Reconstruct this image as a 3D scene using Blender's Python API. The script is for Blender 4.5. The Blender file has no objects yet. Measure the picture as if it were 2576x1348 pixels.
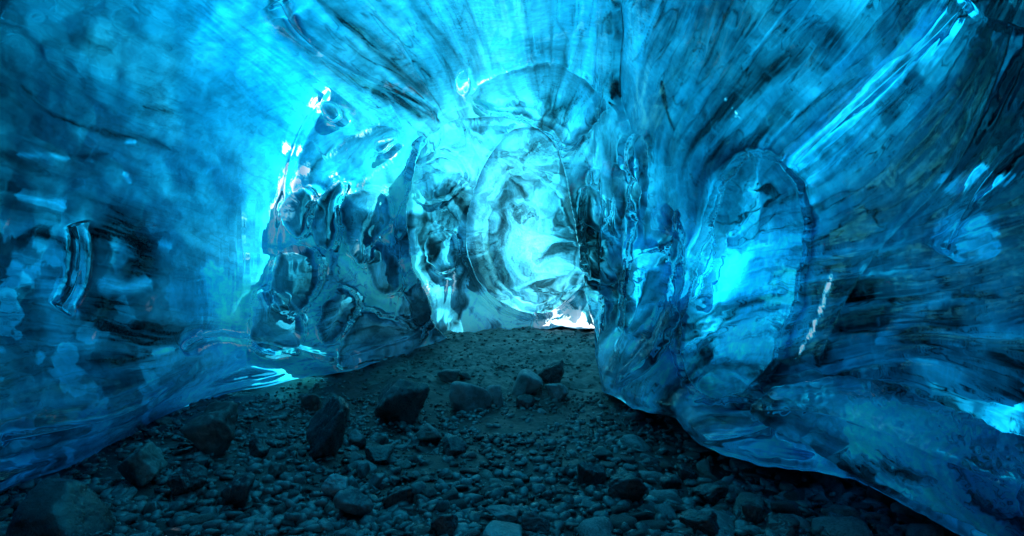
import bpy, math, random
import numpy as np

# ------------------------------------------------------------------ camera, sky, sun, exposure
S = bpy.context.scene
COL = S.collection
F = 1287.5            # focal length in photo units (the photo is 2575 units wide)
CX, HY = 1287.5, 740.0
CAMZ = 1.0
cam = bpy.data.cameras.new('camera')
cam.sensor_width = 36; cam.lens = 18.0
cam.shift_y = (HY-674.0)/2575.0
cam.clip_start = 0.02; cam.clip_end = 5000
co = bpy.data.objects.new('camera', cam); COL.objects.link(co)
co.location = (0, 0, CAMZ); co.rotation_euler = (math.radians(90), 0, 0)
S.camera = co

SUN_AZ, SUN_EL = math.radians(8), math.radians(37)      # azimuth to the right of the view direction
w = bpy.data.worlds.new("World"); S.world = w; w.use_nodes = True
nt = w.node_tree; bg = nt.nodes['Background']
sky = nt.nodes.new('ShaderNodeTexSky'); sky.sky_type = 'NISHITA'; sky.sun_disc = False
sky.dust_density = 0.0; sky.air_density = 1.0; sky.ozone_density = 3.0; sky.sun_elevation = SUN_EL; sky.sun_rotation = SUN_AZ
nt.links.new(sky.outputs[0], bg.inputs[0]); bg.inputs[1].default_value = 0.08
sl = bpy.data.lights.new('sun', 'SUN'); sl.energy = 5.0; sl.angle = math.radians(0.5); sl.color = (1.0, .99, .98)
so = bpy.data.objects.new('sun', sl); COL.objects.link(so)
so.rotation_euler = (math.radians(90)-SUN_EL, 0, math.radians(180)-SUN_AZ)
so.location = (5, 12, 12)
S.view_settings.view_transform = 'Standard'; S.view_settings.look = 'None'
S.view_settings.exposure = 0.75; S.view_settings.gamma = 1.0
S.render.film_transparent = False
cy = S.cycles
cy.max_bounces = 9; cy.diffuse_bounces = 3; cy.glossy_bounces = 5; cy.transmission_bounces = 7
cy.sample_clamp_indirect = 4.0; cy.caustics_reflective = True; cy.caustics_refractive = True
cy.blur_glossy = 0.3; cy.use_denoising = True

# ------------------------------------------------------------------ numeric helpers
def hash2(ix, iy, seed):
    h = (ix.astype(np.int64)*374761393 + iy.astype(np.int64)*668265263 + seed*1274126177) & 0xffffffff
    h = ((h ^ (h >> 13))*1274126177) & 0xffffffff
    h = ((h ^ (h >> 15))*2246822519) & 0xffffffff
    return ((h ^ (h >> 16)) & 0xffffff)/float(0xffffff)

def vnoise(x, y, seed=0):
    ix, iy = np.floor(x), np.floor(y); fx, fy = x-ix, y-iy
    fx = fx*fx*fx*(fx*(fx*6-15)+10); fy = fy*fy*fy*(fy*(fy*6-15)+10)
    a = hash2(ix, iy, seed); b = hash2(ix+1, iy, seed); c = hash2(ix, iy+1, seed); d = hash2(ix+1, iy+1, seed)
    return (a*(1-fx)+b*fx)*(1-fy)+(c*(1-fx)+d*fx)*fy

def fbm(x, y, o=4, seed=0, g=.5):
    s = 0; a = 1; t = 0
    for k in range(o):
        s = s+a*vnoise(x*2**k+17.3*k, y*2**k+5.1*k, seed+k); t += a; a *= g
    return s/t

def worley(x, y, seed=0, jit=.85):
    ix, iy = np.floor(x), np.floor(y)
    f1 = np.full(x.shape, 9.); f2 = np.full(x.shape, 9.)
    for i in (-1, 0, 1):
        for j in (-1, 0, 1):
            cx, cy_ = ix+i, iy+j
            px = cx+.5+jit*(hash2(cx, cy_, seed)-.5); py = cy_+.5+jit*(hash2(cx, cy_, seed+7)-.5)
            d = np.hypot(px-x, py-y)
            f2 = np.minimum(f2, np.maximum(f1, d)); f1 = np.minimum(f1, d)
    return f1, f2

def sstep(a, b, x):
    t = np.clip((x-a)/(b-a), 0, 1); return t*t*(3-2*t)

def chaikin(p, n=3, closed=True):
    p = np.array(p, float)
    for _ in range(n):
        if closed: q = np.roll(p, -1, 0); a, b = p*.75+q*.25, p*.25+q*.75; p = np.stack([a, b], 1).reshape(-1, 2)
        else:
            a, b = p[:-1]*.75+p[1:]*.25, p[:-1]*.25+p[1:]*.75
            p = np.vstack([p[:1], np.stack([a, b], 1).reshape(-1, 2), p[-1:]])
    return p

def segdist(X, Y, P, closed):
    """distance to a polyline (and, closed, negative outside / positive inside); t runs 0..1 along it"""
    best = np.full(X.shape, 1e9); T = np.zeros(X.shape); inside = np.zeros(X.shape, bool)
    n = len(P); m = n if closed else n-1
    for i in range(m):
        a, b = P[i], P[(i+1) % n]; d = b-a; L = max(d@d, 1e-9)
        t = np.clip(((X-a[0])*d[0]+(Y-a[1])*d[1])/L, 0, 1)
        q = np.hypot(X-a[0]-t*d[0], Y-a[1]-t*d[1]); k = q < best
        best = np.where(k, q, best); T = np.where(k, (i+t)/m, T)
        if closed and a[1] != b[1]:
            c = ((a[1] > Y) != (b[1] > Y)) & (X < d[0]*(Y-a[1])/d[1]+a[0]); inside ^= c
    return (np.where(inside, best, -best) if closed else best), T

def tps(pts, X, Y, lam=0.02):
    P = np.array(pts, float); x, y, v = P[:, 0]/1000, P[:, 1]/1000, P[:, 2]
    U = lambda r2: np.where(r2 > 1e-12, r2*np.log(r2+1e-12), 0)
    n = len(x); K = U((x[:, None]-x)**2+(y[:, None]-y)**2)+lam*np.eye(n)
    Q = np.c_[np.ones(n), x, y]; A = np.block([[K, Q], [Q.T, np.zeros((3, 3))]])
    s = np.linalg.solve(A, np.r_[v, 0, 0, 0]); out = s[n]+s[n+1]*X/1000+s[n+2]*Y/1000
    for i in range(n): out = out+s[i]*U((X/1000-x[i])**2+(Y/1000-y[i])**2)
    return out

def boxblur(A, r):
    for ax in (0, 1):
        for _ in range(2):
            B = np.concatenate([np.repeat(A.take([0], ax), r+1, ax), A, np.repeat(A.take([-1], ax), r, ax)], ax)
            C = np.cumsum(B, ax); n = A.shape[ax]
            A = (C.take(range(2*r+1, 2*r+1+n), ax)-C.take(range(0, n), ax))/(2*r+1)
    return A

# ------------------------------------------------------------------ the ground's height
def ground_z(x, y):
    x = np.asarray(x, float); y = np.asarray(y, float)
    crest = .37*sstep(3.9, 7.0, y+.12*x)*(1-.55*sstep(8.2, 12, y))
    left = .16*sstep(-.4, -2.2, x)*sstep(1.5, 4.2, y)*(1-sstep(4.0, 6.5, y)*.6)
    n = (fbm(x*1.1+9, y*1.1+4, 3, 55)-.5)*.12+(fbm(x*3.1, y*3.1, 3, 56)-.5)*.14*sstep(4.3, 5.5, y)+(fbm(x*4+9, y*4+4, 3, 58)-.5)*.05
    near = sstep(60, 20, np.hypot(x, y))
    return (crest+left)*near+n*near

def on_ground(px, py):
    """the ground point seen at photo position (px, py)"""
    Y = 3.0
    for _ in range(30):
        Y = .5*Y+.5*(CAMZ-float(ground_z((px-CX)/F*Y, Y)))/((py-HY)/F)
    return (px-CX)/F*Y, Y

# ------------------------------------------------------------------ the ice: one relief measured outwards from the middle of the cave
STEP = 2.6
def axis(lo, hi, lo_far, hi_far):
    mid = np.arange(lo, hi+1e-6, STEP)
    a = [];  d = STEP; v = lo
    while v > lo_far: d *= 1.22; v -= d; a.append(v)
    b = []; d = STEP; v = hi
    while v < hi_far: d *= 1.22; v += d; b.append(v)
    return np.array(a[::-1]+list(mid)+b)
xs = axis(-130, 2705, -4200, 6800)
LIP = np.array([(-4200, 4000), (-1500, 2050), (-600, 1510), (-40, 1252), (60, 1213), (160, 1180), (250, 1140), (330, 1095), (395, 1052), (460, 1026),
    (560, 995), (650, 974), (740, 955), (800, 944), (850, 936), (890, 932), (930, 915), (1000, 900), (1045, 884), (1080, 873), (1110, 862), (1200, 866), (1300, 866),
    (1400, 866), (1470, 866), (1508, 875), (1513, 985), (1560, 1004), (1590, 1026), (1640, 1038), (1700, 1052), (1722, 1083), (1760, 1120), (1830, 1148), (1900, 1168), (1990, 1182),
    (2070, 1190), (2150, 1206), (2260, 1262), (2350, 1310), (2430, 1358), (2700, 1520), (3400, 1950), (6800, 4200)], float)
lip = np.interp(xs, LIP[:, 0], LIP[:, 1])
lip = lip+7*(fbm(xs/60, xs*0, 3, 8)-.5)+3.5*(vnoise(xs/23, xs*0, 3)-.5)*(xs > 1520)+2.5*(vnoise(xs/41, xs*0, 5)-.5)
up = []; d = STEP; v = -100.
while v > -4200: d *= 1.22; v -= d; up.append(v)
up = np.array(up[::-1]); NR = 540
tt = np.linspace(0, 1, NR)
rows = [np.full(len(xs), v) for v in up]+[-100+(lip+100)*t for t in tt]
GY = np.array(rows); GX = np.tile(xs, (GY.shape[0], 1))
NY, NX = GY.shape
infr = (slice(len(up), None), slice(int(np.searchsorted(xs, -41)), int(np.searchsorted(xs, 2616))))

CTRL = [(0,1235,1.95),(250,1130,2.55),(460,1028,3.3),(650,974,3.85),(850,936,4.3),(1000,900,5.2),(1110,862,6.2),
 (0,740,2.35),(0,300,2.25),(0,0,2.15),(0,1000,2.2),(640,0,2.6),(1287,0,2.8),(1900,0,2.2),(2575,0,1.45),(2575,740,1.3),(2575,1200,1.35),(2400,1340,1.5),
 (1100,280,4.9),(640,350,3.8),(300,400,2.9),(400,740,3.25),(640,740,4.2),(620,560,4.0),(850,700,4.9),(1000,600,5.6),(1030,400,5.4),(850,400,4.5),
 (1400,200,4.9),(1530,300,4.6),(1287,100,3.6),(1500,500,5.0),(1560,700,4.7),(1530,950,4.2),(1640,850,3.8),(1700,300,3.4),(1700,600,3.7),
 (1900,600,3.0),(2000,300,2.5),(2200,500,2.1),(2300,200,1.8),(2200,800,2.0),(1700,1052,3.0),(1760,1120,2.6),(1990,1000,2.3),(2150,1206,2.05),(2400,1080,1.6)]
def tube(X, Y):
    dx, dz = (X-CX)/F, (HY-Y)/F
    W_ = np.where(dx < 0, 2.35, 1.4)
    H_ = np.where(dz > 0, 1.62, .95)
    return ((np.abs(dx)/W_)**2.4+(np.abs(dz)/H_)**2.4+1e-4)**(-1/2.4)
Xc, Yc = np.clip(GX, -130, 2705), np.clip(GY, -100, 1400)
Z = np.exp(tps([(a, b, math.log(c)) for a, b, c in CTRL], Xc, Yc, .001))
Z = Z*tube(GX, GY)/tube(Xc, Yc)

# chamber behind the arch
P0 = chaikin([(1165,905),(1128,872),(1085,815),(1040,720),(1018,620),(1012,520),(1030,420),(1062,345),(1105,302),(1170,282),(1260,285),(1345,305),(1400,340),(1432,400),(1455,500),(1475,620),(1482,700),(1500,800),(1511,850),(1514,900)], 2)
sd0, _ = segdist(GX, GY, P0, True)
sd0 = sd0+16*(fbm(GX/75, GY/75, 3, 93)-.5)*sstep(1300, 1150, GX)
m0 = sstep(-5, 9, sd0)
Zch = np.exp(tps([(a, b, math.log(c)) for a, b, c in [(1050,850,7.2),(1050,500,7.0),(1100,320,7.2),(1250,290,7.4),(1400,350,7.6),(1200,600,8.0),(1200,850,8.4),(1320,850,8.8),(1320,600,8.8),(1450,600,8.6),(1500,850,9.0),(1320,400,8.2),(1440,450,8.2)]], Xc, Yc, .001))
Z = Z*(1-m0)+Zch*m0
# the inner ring of the chamber, a second step back
P1 = chaikin([(1300,318),(1370,338),(1420,420),(1455,530),(1478,650),(1448,750),(1375,800),(1290,790),(1220,742),(1172,660),(1163,560),(1188,460),(1235,370)], 2)
sd1, _ = segdist(GX, GY, P1, True)
sd1 = sd1+9*(fbm(GX/60, GY/60, 3, 92)-.5)
m1 = sstep(-5, 9, sd1)*m0
Z = Z+1.25*m1+.25*sstep(0, 130, sd1)*m0-.1*m0*np.exp(-np.sqrt(sd1**2+2)/22)

# concave scallops and arches: (outline, depth in m, edge softness in photo units, rim height)
CELLS = [
 ([(742,612),(790,625),(808,670),(795,730),(760,775),(722,792),(695,760),(684,700),(700,640)], .42, 26, .05),
 ([(640,745),(690,732),(730,790),(757,800),(762,850),(735,880),(690,885),(640,870),(626,820)], .34, 22, .045),
 ([(955,602),(985,620),(1005,690),(1002,735),(965,745),(930,725),(917,680),(928,630)], .40, 20, .05),
 ([(850,712),(888,735),(900,790),(870,830),(840,860),(812,872),(800,830),(812,760)], .33, 20, .045),
 ([(870,452),(840,450),(800,500),(786,560),(800,620),(835,628),(846,560),(850,505)], .34, 18, .045),
 ([(905,478),(955,470),(985,500),(975,560),(940,600),(915,680),(880,640),(862,560),(855,505)], .5, 22, .05),
 ([(755,468),(790,480),(782,545),(765,600),(735,590),(702,560),(705,510)], .26, 18, .04),
 ([(905,770),(960,800),(1040,812),(1060,850),(1020,890),(940,905),(880,925),(852,930),(850,880),(868,830)], .35, 20, .05),
 ([(960,352),(990,338),(1002,350),(985,372),(955,380),(945,368)], .18, 10, .03),
 ([(805,262),(840,258),(865,290),(835,300),(808,290)], .16, 12, .02),
 ([(1032,690),(1050,730),(1070,800),(1050,838),(1000,810),(990,770)], .2, 14, .04),
 # inside the chamber: nested rings
 ([(1270,430),(1340,420),(1410,480),(1450,580),(1450,690),(1390,770),(1300,770),(1235,700),(1205,610),(1215,510)], .45, 40, .12),
 ([(1120,560),(1150,600),(1150,680),(1110,700),(1072,660),(1070,600)], .35, 20, .06),
 ([(1045,420),(1100,380),(1160,400),(1175,450),(1130,500),(1060,520)], .35, 30, .05),
 ([(1330,790),(1400,745),(1470,690),(1500,800),(1508,870),(1340,870)], .25, 26, .06),
 # dome above the chamber
 ([(1195,215),(1290,165),(1390,150),(1470,180),(1535,255),(1500,320),(1440,385),(1390,320),(1290,280),(1180,265)], .38, 18, .06),
 ([(1150,182),(1172,176),(1178,215),(1162,240),(1142,222)], -.12, 9, 0),
 # folds, columns and drips that stand out into the room
 ([(1868,1040),(1930,985),(2030,945),(2170,943),(2300,985),(2420,1045),(2560,1090),(2760,1120),(2760,1500),(2560,1390),(2430,1325),(2330,1270),(2200,1218),(2100,1170),(1980,1100)], -.34, 22, 0),
 ([(1690,520),(1715,530),(1724,620),(1718,720),(1702,820),(1672,900),(1570,985),(1530,968),(1610,880),(1664,780),(1690,680),(1680,600)], -.2, 14, 0),
 ([(1575,420),(1602,430),(1614,520),(1600,620),(1578,720),(1575,850),(1552,850),(1550,720),(1560,600)], -.18, 12, 0),
 ([(1028,345),(1064,335),(1048,420),(1027,520),(1032,640),(1054,740),(1088,830),(1068,848),(1020,770),(998,700),(982,620),(988,520),(1005,430)], -.2, 14, 0),
 ([(1482,420),(1496,430),(1500,520),(1494,620),(1506,700),(1494,705),(1480,620),(1476,520)], -.15, 9, 0),
 # right of the chamber, small windows between drips
 ([(1478,450),(1510,470),(1532,520),(1520,590),(1490,580),(1470,520)], .3, 14, .05),
 ([(1540,470),(1560,520),(1572,590),(1550,615),(1530,560)], .22, 12, .04),
 ([(1488,610),(1530,640),(1560,700),(1545,730),(1505,710),(1480,660)], .3, 14, .05),
 ([(1508,720),(1545,745),(1552,800),(1530,850),(1512,800)], .25, 12, .04),
 ([(1575,640),(1640,620),(1700,640),(1690,720),(1650,790),(1600,840),(1560,860),(1562,760)], .42, 22, .05),
 ([(1585,330),(1625,350),(1640,470),(1625,560),(1590,560),(1575,450)], .2, 18, .03),
 ([(1668,640),(1700,560),(1712,620),(1700,700),(1680,690)], .2, 12, .04),
 # the big window arch on the right
 ([(1912,382),(1972,402),(2012,470),(2028,565),(2018,690),(1990,810),(1938,930),(1880,992),(1815,1010),(1742,985),(1700,915),(1706,810),(1728,720),(1752,660),(1784,625),(1790,570),(1812,500),(1822,445),(1862,398)], .62, 20, .06),
 ([(1745,650),(1770,600),(1795,560),(1800,640),(1750,770),(1728,760)], .12, 10, .04),
 # hollow at the far right
 # left
]
SX = np.zeros(GX.shape); SY = np.zeros(GX.shape)
def overhang(i0, i1, j0, j1, s, A, b0, b1, SX=None, SY=None):
    xx = GX[j0:j1, i0:i1]; yy = GY[j0:j1, i0:i1]
    gx_ = np.gradient(s, axis=1)/(np.gradient(xx, axis=1)+1e-9); gy_ = np.gradient(s, axis=0)/(np.gradient(yy, axis=0)+1e-9)
    l = np.hypot(gx_, gy_)+1e-6; gx_ = boxblur(gx_/l, 1); gy_ = boxblur(gy_/l, 1)
    out = np.maximum(np.abs(s-(b0+b1)/2)-(b1-b0)/2, 0)
    w_ = A*(1-2*sstep(b0, b1, s))*np.exp(-(out/(2.6*A))**2)
    SX[j0:j1, i0:i1] += gx_*w_; SY[j0:j1, i0:i1] += gy_*w_
TONE = np.ones(GX.shape); RIB = np.zeros(GX.shape); INS = np.zeros(GX.shape); RIM = np.zeros(GX.shape)
PX = np.zeros(GX.shape); PY = np.zeros(GX.shape)
_i = (int(np.searchsorted(xs, 940)), int(np.searchsorted(xs, 1600)))
overhang(_i[0], _i[1], 0, NY, sd0[:, _i[0]:_i[1]], 15, -5, 9, PX, PY)
overhang(_i[0], _i[1], 0, NY, sd1[:, _i[0]:_i[1]], 11, -5, 9, PX, PY)
for poly, dep, soft, rim in CELLS:
    P = chaikin(poly, 2)
    bx = (P[:, 0].min()-soft*3, P[:, 0].max()+soft*3, P[:, 1].min()-soft*3, P[:, 1].max()+soft*3)
    i0, i1 = [int(v) for v in np.searchsorted(xs, bx[:2])]
    jj = np.nonzero(((GY[:, i0:i1] > bx[2]) & (GY[:, i0:i1] < bx[3])).any(1))[0]; j0, j1 = int(jj[0]), int(jj[-1])+1
    x, y = GX[j0:j1, i0:i1], GY[j0:j1, i0:i1]
    wob = 22*(fbm(x/70, y/70, 3, 91)-.5)+9*(fbm(x/24, y/24, 2, 95)-.5)+(5 if dep > 0 and P[:, 0].mean() < 1060 else 0)
    s, _ = segdist(x, y, P, True); s = s+wob
    R = max(s.max(), 1); b1 = 7. if soft < 30 else soft*.5
    u_ = np.clip(s/R, 0, 1); prof = sstep(0, b1, s)*.36+.64*(1-(1-u_)**2.2)
    dep *= 1.5 if P[:, 0].mean() > 1465 else 1.0
    Z[j0:j1, i0:i1] += dep*prof-rim*np.exp(-np.sqrt(s*s+2.)/(soft*.8))
    TONE[j0:j1, i0:i1] *= 1-(.10+.55*fbm(x/38, y/38, 3, 96))*(.45+.75*sstep(P[:, 1].max(), P[:, 1].min(), y))*sstep(-3, 14, s)*(P[:, 0].mean() < 1080)*(dep > 0)-.7*sstep(.4, .6, fbm(x/50, y/50, 2, 98))*np.exp(-((s-4)/3.5)**2)*(P[:, 0].mean() < 2100)  # hollows painted in shade, darker towards the top and along the edge
    TONE[j0:j1, i0:i1] += .8*sstep(.46, .62, fbm(x/55, y/55, 2, 97))*np.exp(-((s+3)/4.)**2)*(P[:, 0].mean() < 2300)  # bright rim highlight painted just outside each hollow
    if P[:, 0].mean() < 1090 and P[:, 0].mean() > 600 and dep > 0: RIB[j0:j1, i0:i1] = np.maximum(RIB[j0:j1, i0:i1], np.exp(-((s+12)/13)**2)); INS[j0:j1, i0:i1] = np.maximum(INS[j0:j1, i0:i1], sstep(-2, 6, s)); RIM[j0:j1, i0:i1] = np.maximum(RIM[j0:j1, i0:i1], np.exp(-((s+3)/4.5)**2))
    if soft < 30: overhang(i0, i1, j0, j1, s, min(6.5, soft*.3) if dep < .8 else 10, 0, b1, SX, SY)

# ridges (towards the room) and furrows: (line, height, width)
RIDGES = [
 ([(1562,0),(1572,90),(1560,170),(1562,240),(1590,320),(1600,420)], -.16, 12),
 ([(700,0),(740,80),(850,165),(960,215),(1095,285)], .10, 22),
 ([(1000,90),(1040,170),(1080,230),(1110,275)], -.05, 12),
 ([(455,880),(520,842),(620,852),(760,880),(850,905),(1000,860),(1060,840)], .15, 12),
 ([(190,560),(205,620),(192,720),(150,780)], .07, 12),
 ([(2120,1130),(2180,1210),(2300,1290)], .05, 9),
 ([(2440,0),(2300,140),(2120,300),(1990,420)], .05, 26),
 ([(2550,60),(2500,220),(2400,440),(2230,600),(2130,740),(2050,930)], .06, 34),
 ([(2620,320),(2480,440),(2420,540),(2370,640)], .045, 20),
 ([(1600,560),(1560,690),(1580,780),(1565,880),(1535,950)], .10, 9),
 ([(1640,620),(1680,660),(1665,760),(1612,880),(1540,960)], .10, 10),
 ([(1490,420),(1480,560),(1478,680)], .12, 8),
 ([(1530,600),(1560,680),(1545,760)], .08, 7),
 ([(1580,300),(1600,420),(1640,520),(1690,600)], .06, 12),
 ([(1445,420),(1470,330),(1545,262)], -.08, 10),
 ([(1240,100),(1300,120),(1420,95),(1500,90)], .06, 12),
 ([(1060,350),(1035,440),(1018,540),(1030,700),(1062,790),(1090,850)], .12, 9),
 ([(1000,470),(985,600),(1010,730),(1060,810)], .08, 10),
 ([(800,380),(870,330),(990,268)], .05, 16),
 ([(830,220),(755,320),(722,430),(700,560),(695,640)], .16, 34),
 ([(500,700),(515,800),(505,850)], .03, 12),
 ([(0,1110),(200,1075),(330,1040),(420,985),(520,930)], .05, 14),
 ([(1740,1010),(1830,1010),(1920,1000)], .07, 9),
 ([(1760,1112),(1850,1100),(1940,1078)], .05, 7),
 ([(1160,640),(1200,740),(1260,790),(1330,810)], .15, 9),
 ([(1130,700),(1125,760),(1110,850)], .12, 7),
 ([(1160,480),(1120,560),(1100,600)], .10, 8),
]
for line, h, wd in RIDGES:
    P = chaikin(line, 2, False)
    bx = (P[:, 0].min()-wd*4, P[:, 0].max()+wd*4, P[:, 1].min()-wd*4, P[:, 1].max()+wd*4)
    M = (GX > bx[0]) & (GX < bx[1]) & (GY > bx[2]) & (GY < bx[3])
    x, y = GX[M], GY[M]; s, t = segdist(x, y, P, False)
    taper = sstep(0, .12, t)*sstep(1, .88, t)
    s = s+4*(fbm(x/30, y/30, 2, 33)-.5)
    Z[M] -= h*np.exp(-np.sqrt(s*s+1.5)/(wd*1.3))*sstep(wd*4, wd*2, np.abs(s))*taper

# the foot of the left wall leans back below a crest, and every edge over the gravel is rounded under
crest_y = np.interp(GX, [-4200, -40, 200, 330, 420, 500, 620, 760, 850, 1000, 1080], [2600, 1125, 1078, 1040, 975, 902, 850, 880, 905, 868, 842])
Z += .085*Z*sstep(0, 75, GY-crest_y)*sstep(1120, 1040, GX)*(GY < lip+2)
dl = np.maximum(lip[None, :]-GY, 0)
Z += .06*Z*(1-sstep(0, 34, dl))**2*(1-m0)

# direction in which the ice is drawn out, one angle per place (degrees, clockwise from the right)
FLOW = [(200,300,25),(600,400,25),(640,100,38),(900,200,37),(1000,100,48),(1150,100,62),(1280,100,80),(1450,100,97),(1560,150,92),(1700,150,112),
 (1800,300,128),(2100,250,137),(2300,300,133),(2500,300,118),(2250,700,172),(2000,750,170),(1850,800,168),(2200,1100,30),(2450,1200,28),(1650,500,85),
 (1650,900,120),(100,700,10),(300,800,8),(300,600,18),(500,720,15),(720,500,85),(100,1000,170),(500,960,157),(300,1100,155),(750,900,168),(850,400,140),(1050,600,95),
 (1200,500,100),(1300,400,30),(1400,600,60),(1300,750,40),(0,0,20),(2575,700,165),(2500,1000,20),(2100,900,165),(2575,0,110),(1950,1100,12),(1480,300,120)]
fx = np.array([f[0] for f in FLOW])/100.; fy = np.array([f[1] for f in FLOW])/100.; fa = np.radians([f[2] for f in FLOW])
gx = np.arange(-140, 2741, 5.2); gy = np.arange(-110, 1401, 5.2)
QX, QY = np.meshgrid(gx, gy)
wx = vnoise(QX/140, QY/140, 71)*60-30; wy = vnoise(QX/140, QY/140, 72)*60-30
c2 = np.zeros(QX.shape); s2 = np.zeros(QX.shape)
for i in range(len(fx)):
    ww = 1/(((QX+wx)/100-fx[i])**2+((QY+wy)/100-fy[i])**2+.15)**1.6
    c2 += ww*np.cos(2*fa[i]); s2 += ww*np.sin(2*fa[i])
ang = np.arctan2(s2, c2)/2+(fbm(QX/90, QY/90, 3, 44)-.5)*.35
chm = sstep(-10, 60, segdist(QX, QY, P0, True)[0])
ang = ang+chm*(fbm(QX/60, QY/60, 3, 45)-.5)*5
VX, VY = np.cos(ang), np.sin(ang)

def samp(A, x, y):
    u = np.clip((x-gx[0])/5.2, 0, A.shape[1]-1.001); v = np.clip((y-gy[0])/5.2, 0, A.shape[0]-1.001)
    i = u.astype(int); j = v.astype(int); u = u-i; v = v-j
    return (A[j, i]*(1-u)+A[j, i+1]*u)*(1-v)+(A[j+1, i]*(1-u)+A[j+1, i+1]*u)*v

def streaks(X, Y, grain, n, seed, step=5.0):
    """noise drawn out along the flow of the ice"""
    acc = fbm(X/grain, Y/grain, 2, seed); tot = 1.
    for sgn in (1, -1):
        x, y = X.copy(), Y.copy(); pvx, pvy = samp(VX, x, y)*sgn, samp(VY, x, y)*sgn
        for k in range(n):
            x = x+pvx*step; y = y+pvy*step
            vx, vy = samp(VX, x, y), samp(VY, x, y)
            f = np.sign(vx*pvx+vy*pvy); f[f == 0] = 1; l = np.hypot(vx, vy)+1e-6
            pvx, pvy = vx*f/l, vy*f/l
            a = (1-(k+1)/(n+1)); acc = acc+a*fbm(x/grain, y/grain, 2, seed); tot += a
    r = acc/tot
    return np.clip(.5+(r-r.mean())/(r.std()*4.4), 0, 1)

Xs, Ys = np.clip(GX, -135, 2700), np.clip(GY, -105, 1380)
ST0 = streaks(Xs, Ys, 38., 20, 4, 9.)
ST1 = streaks(Xs, Ys, 20., 14, 5, 7.)          # wide bands
ST2 = streaks(Xs, Ys, 6.5, 12, 6, 5.)           # fine bands
outm = (GX < -132) | (GX > 2707) | (GY < -102)
EDGE = sstep(-125, -50, GX)*sstep(2700, 2625, GX)*sstep(-95, -40, GY)
ST0[outm] = .5; ST1[outm] = .5; ST2[outm] = .5

# wavy melt relief
Wx = GX+60*(fbm(GX/110, GY/110, 3, 11)-.5); Wy = GY+60*(fbm(GX/110, GY/110, 3, 12)-.5)
Z0 = boxblur(Z, 3)
right = sstep(1440, 1560, GX)
cells = np.clip(sstep(1.15, .5, np.hypot((GX-1180)/520, (GY-640)/330))+.9*sstep(1.0, .5, np.hypot((GX-1600)/170, (GY-650)/330)), 0, 1)
f1, f2 = worley(Wx/105, Wy/140, 21)
g1, g2 = worley(Wx/44+3, Wy/62, 22)
amp = Z0/5.0
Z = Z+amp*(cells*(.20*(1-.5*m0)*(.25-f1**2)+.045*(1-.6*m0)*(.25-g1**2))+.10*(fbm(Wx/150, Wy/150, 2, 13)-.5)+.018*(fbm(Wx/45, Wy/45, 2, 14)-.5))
Z = Z-amp*.03*m0*np.exp(-np.sqrt((2*fbm(Wx/95, Wy/120, 2, 118)-1)**2+.0004)/.12)
Z = Z+amp*.018*(fbm(GX/6, GY/110, 3, 66)-.5)*np.exp(-((GX-620)/110)**2-((GY-680)/200)**2)
CONR = tps([(0,0,.3),(400,200,.15),(700,150,.15),(300,600,.15),(600,600,.1),(900,100,.7),(1250,120,.6),(1500,100,.8),(1750,300,.8),(2100,300,1.),(2400,300,1.),(2300,900,1.),(900,700,.5),(1320,600,.7),(300,1050,.3)], np.clip(GX, 0, 2575), np.clip(GY, 0, 1240), .01)
Z = Z+amp*np.clip(CONR, .08, 1)*(.05*(ST0-.5)+.016*(ST1-.5)+.004*(ST2-.5))
Z = Z+amp*m0*(.14*(fbm(Wx/90, Wy/90, 2, 15)-.5))

# second surface: where the clear skin gives way to the ice full of bubbles and silt
TH = .30+.25*fbm(GX/160, GY/160, 3, 61)
Zd = boxblur(Z, 2)
Zb = boxblur(Z, 3)+.9*EDGE*np.clip(Zd-boxblur(Z, 16), -.12, .35)*(1-.4*m0)+.03*Z0+TH*(.26+.05*Z0)

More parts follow.
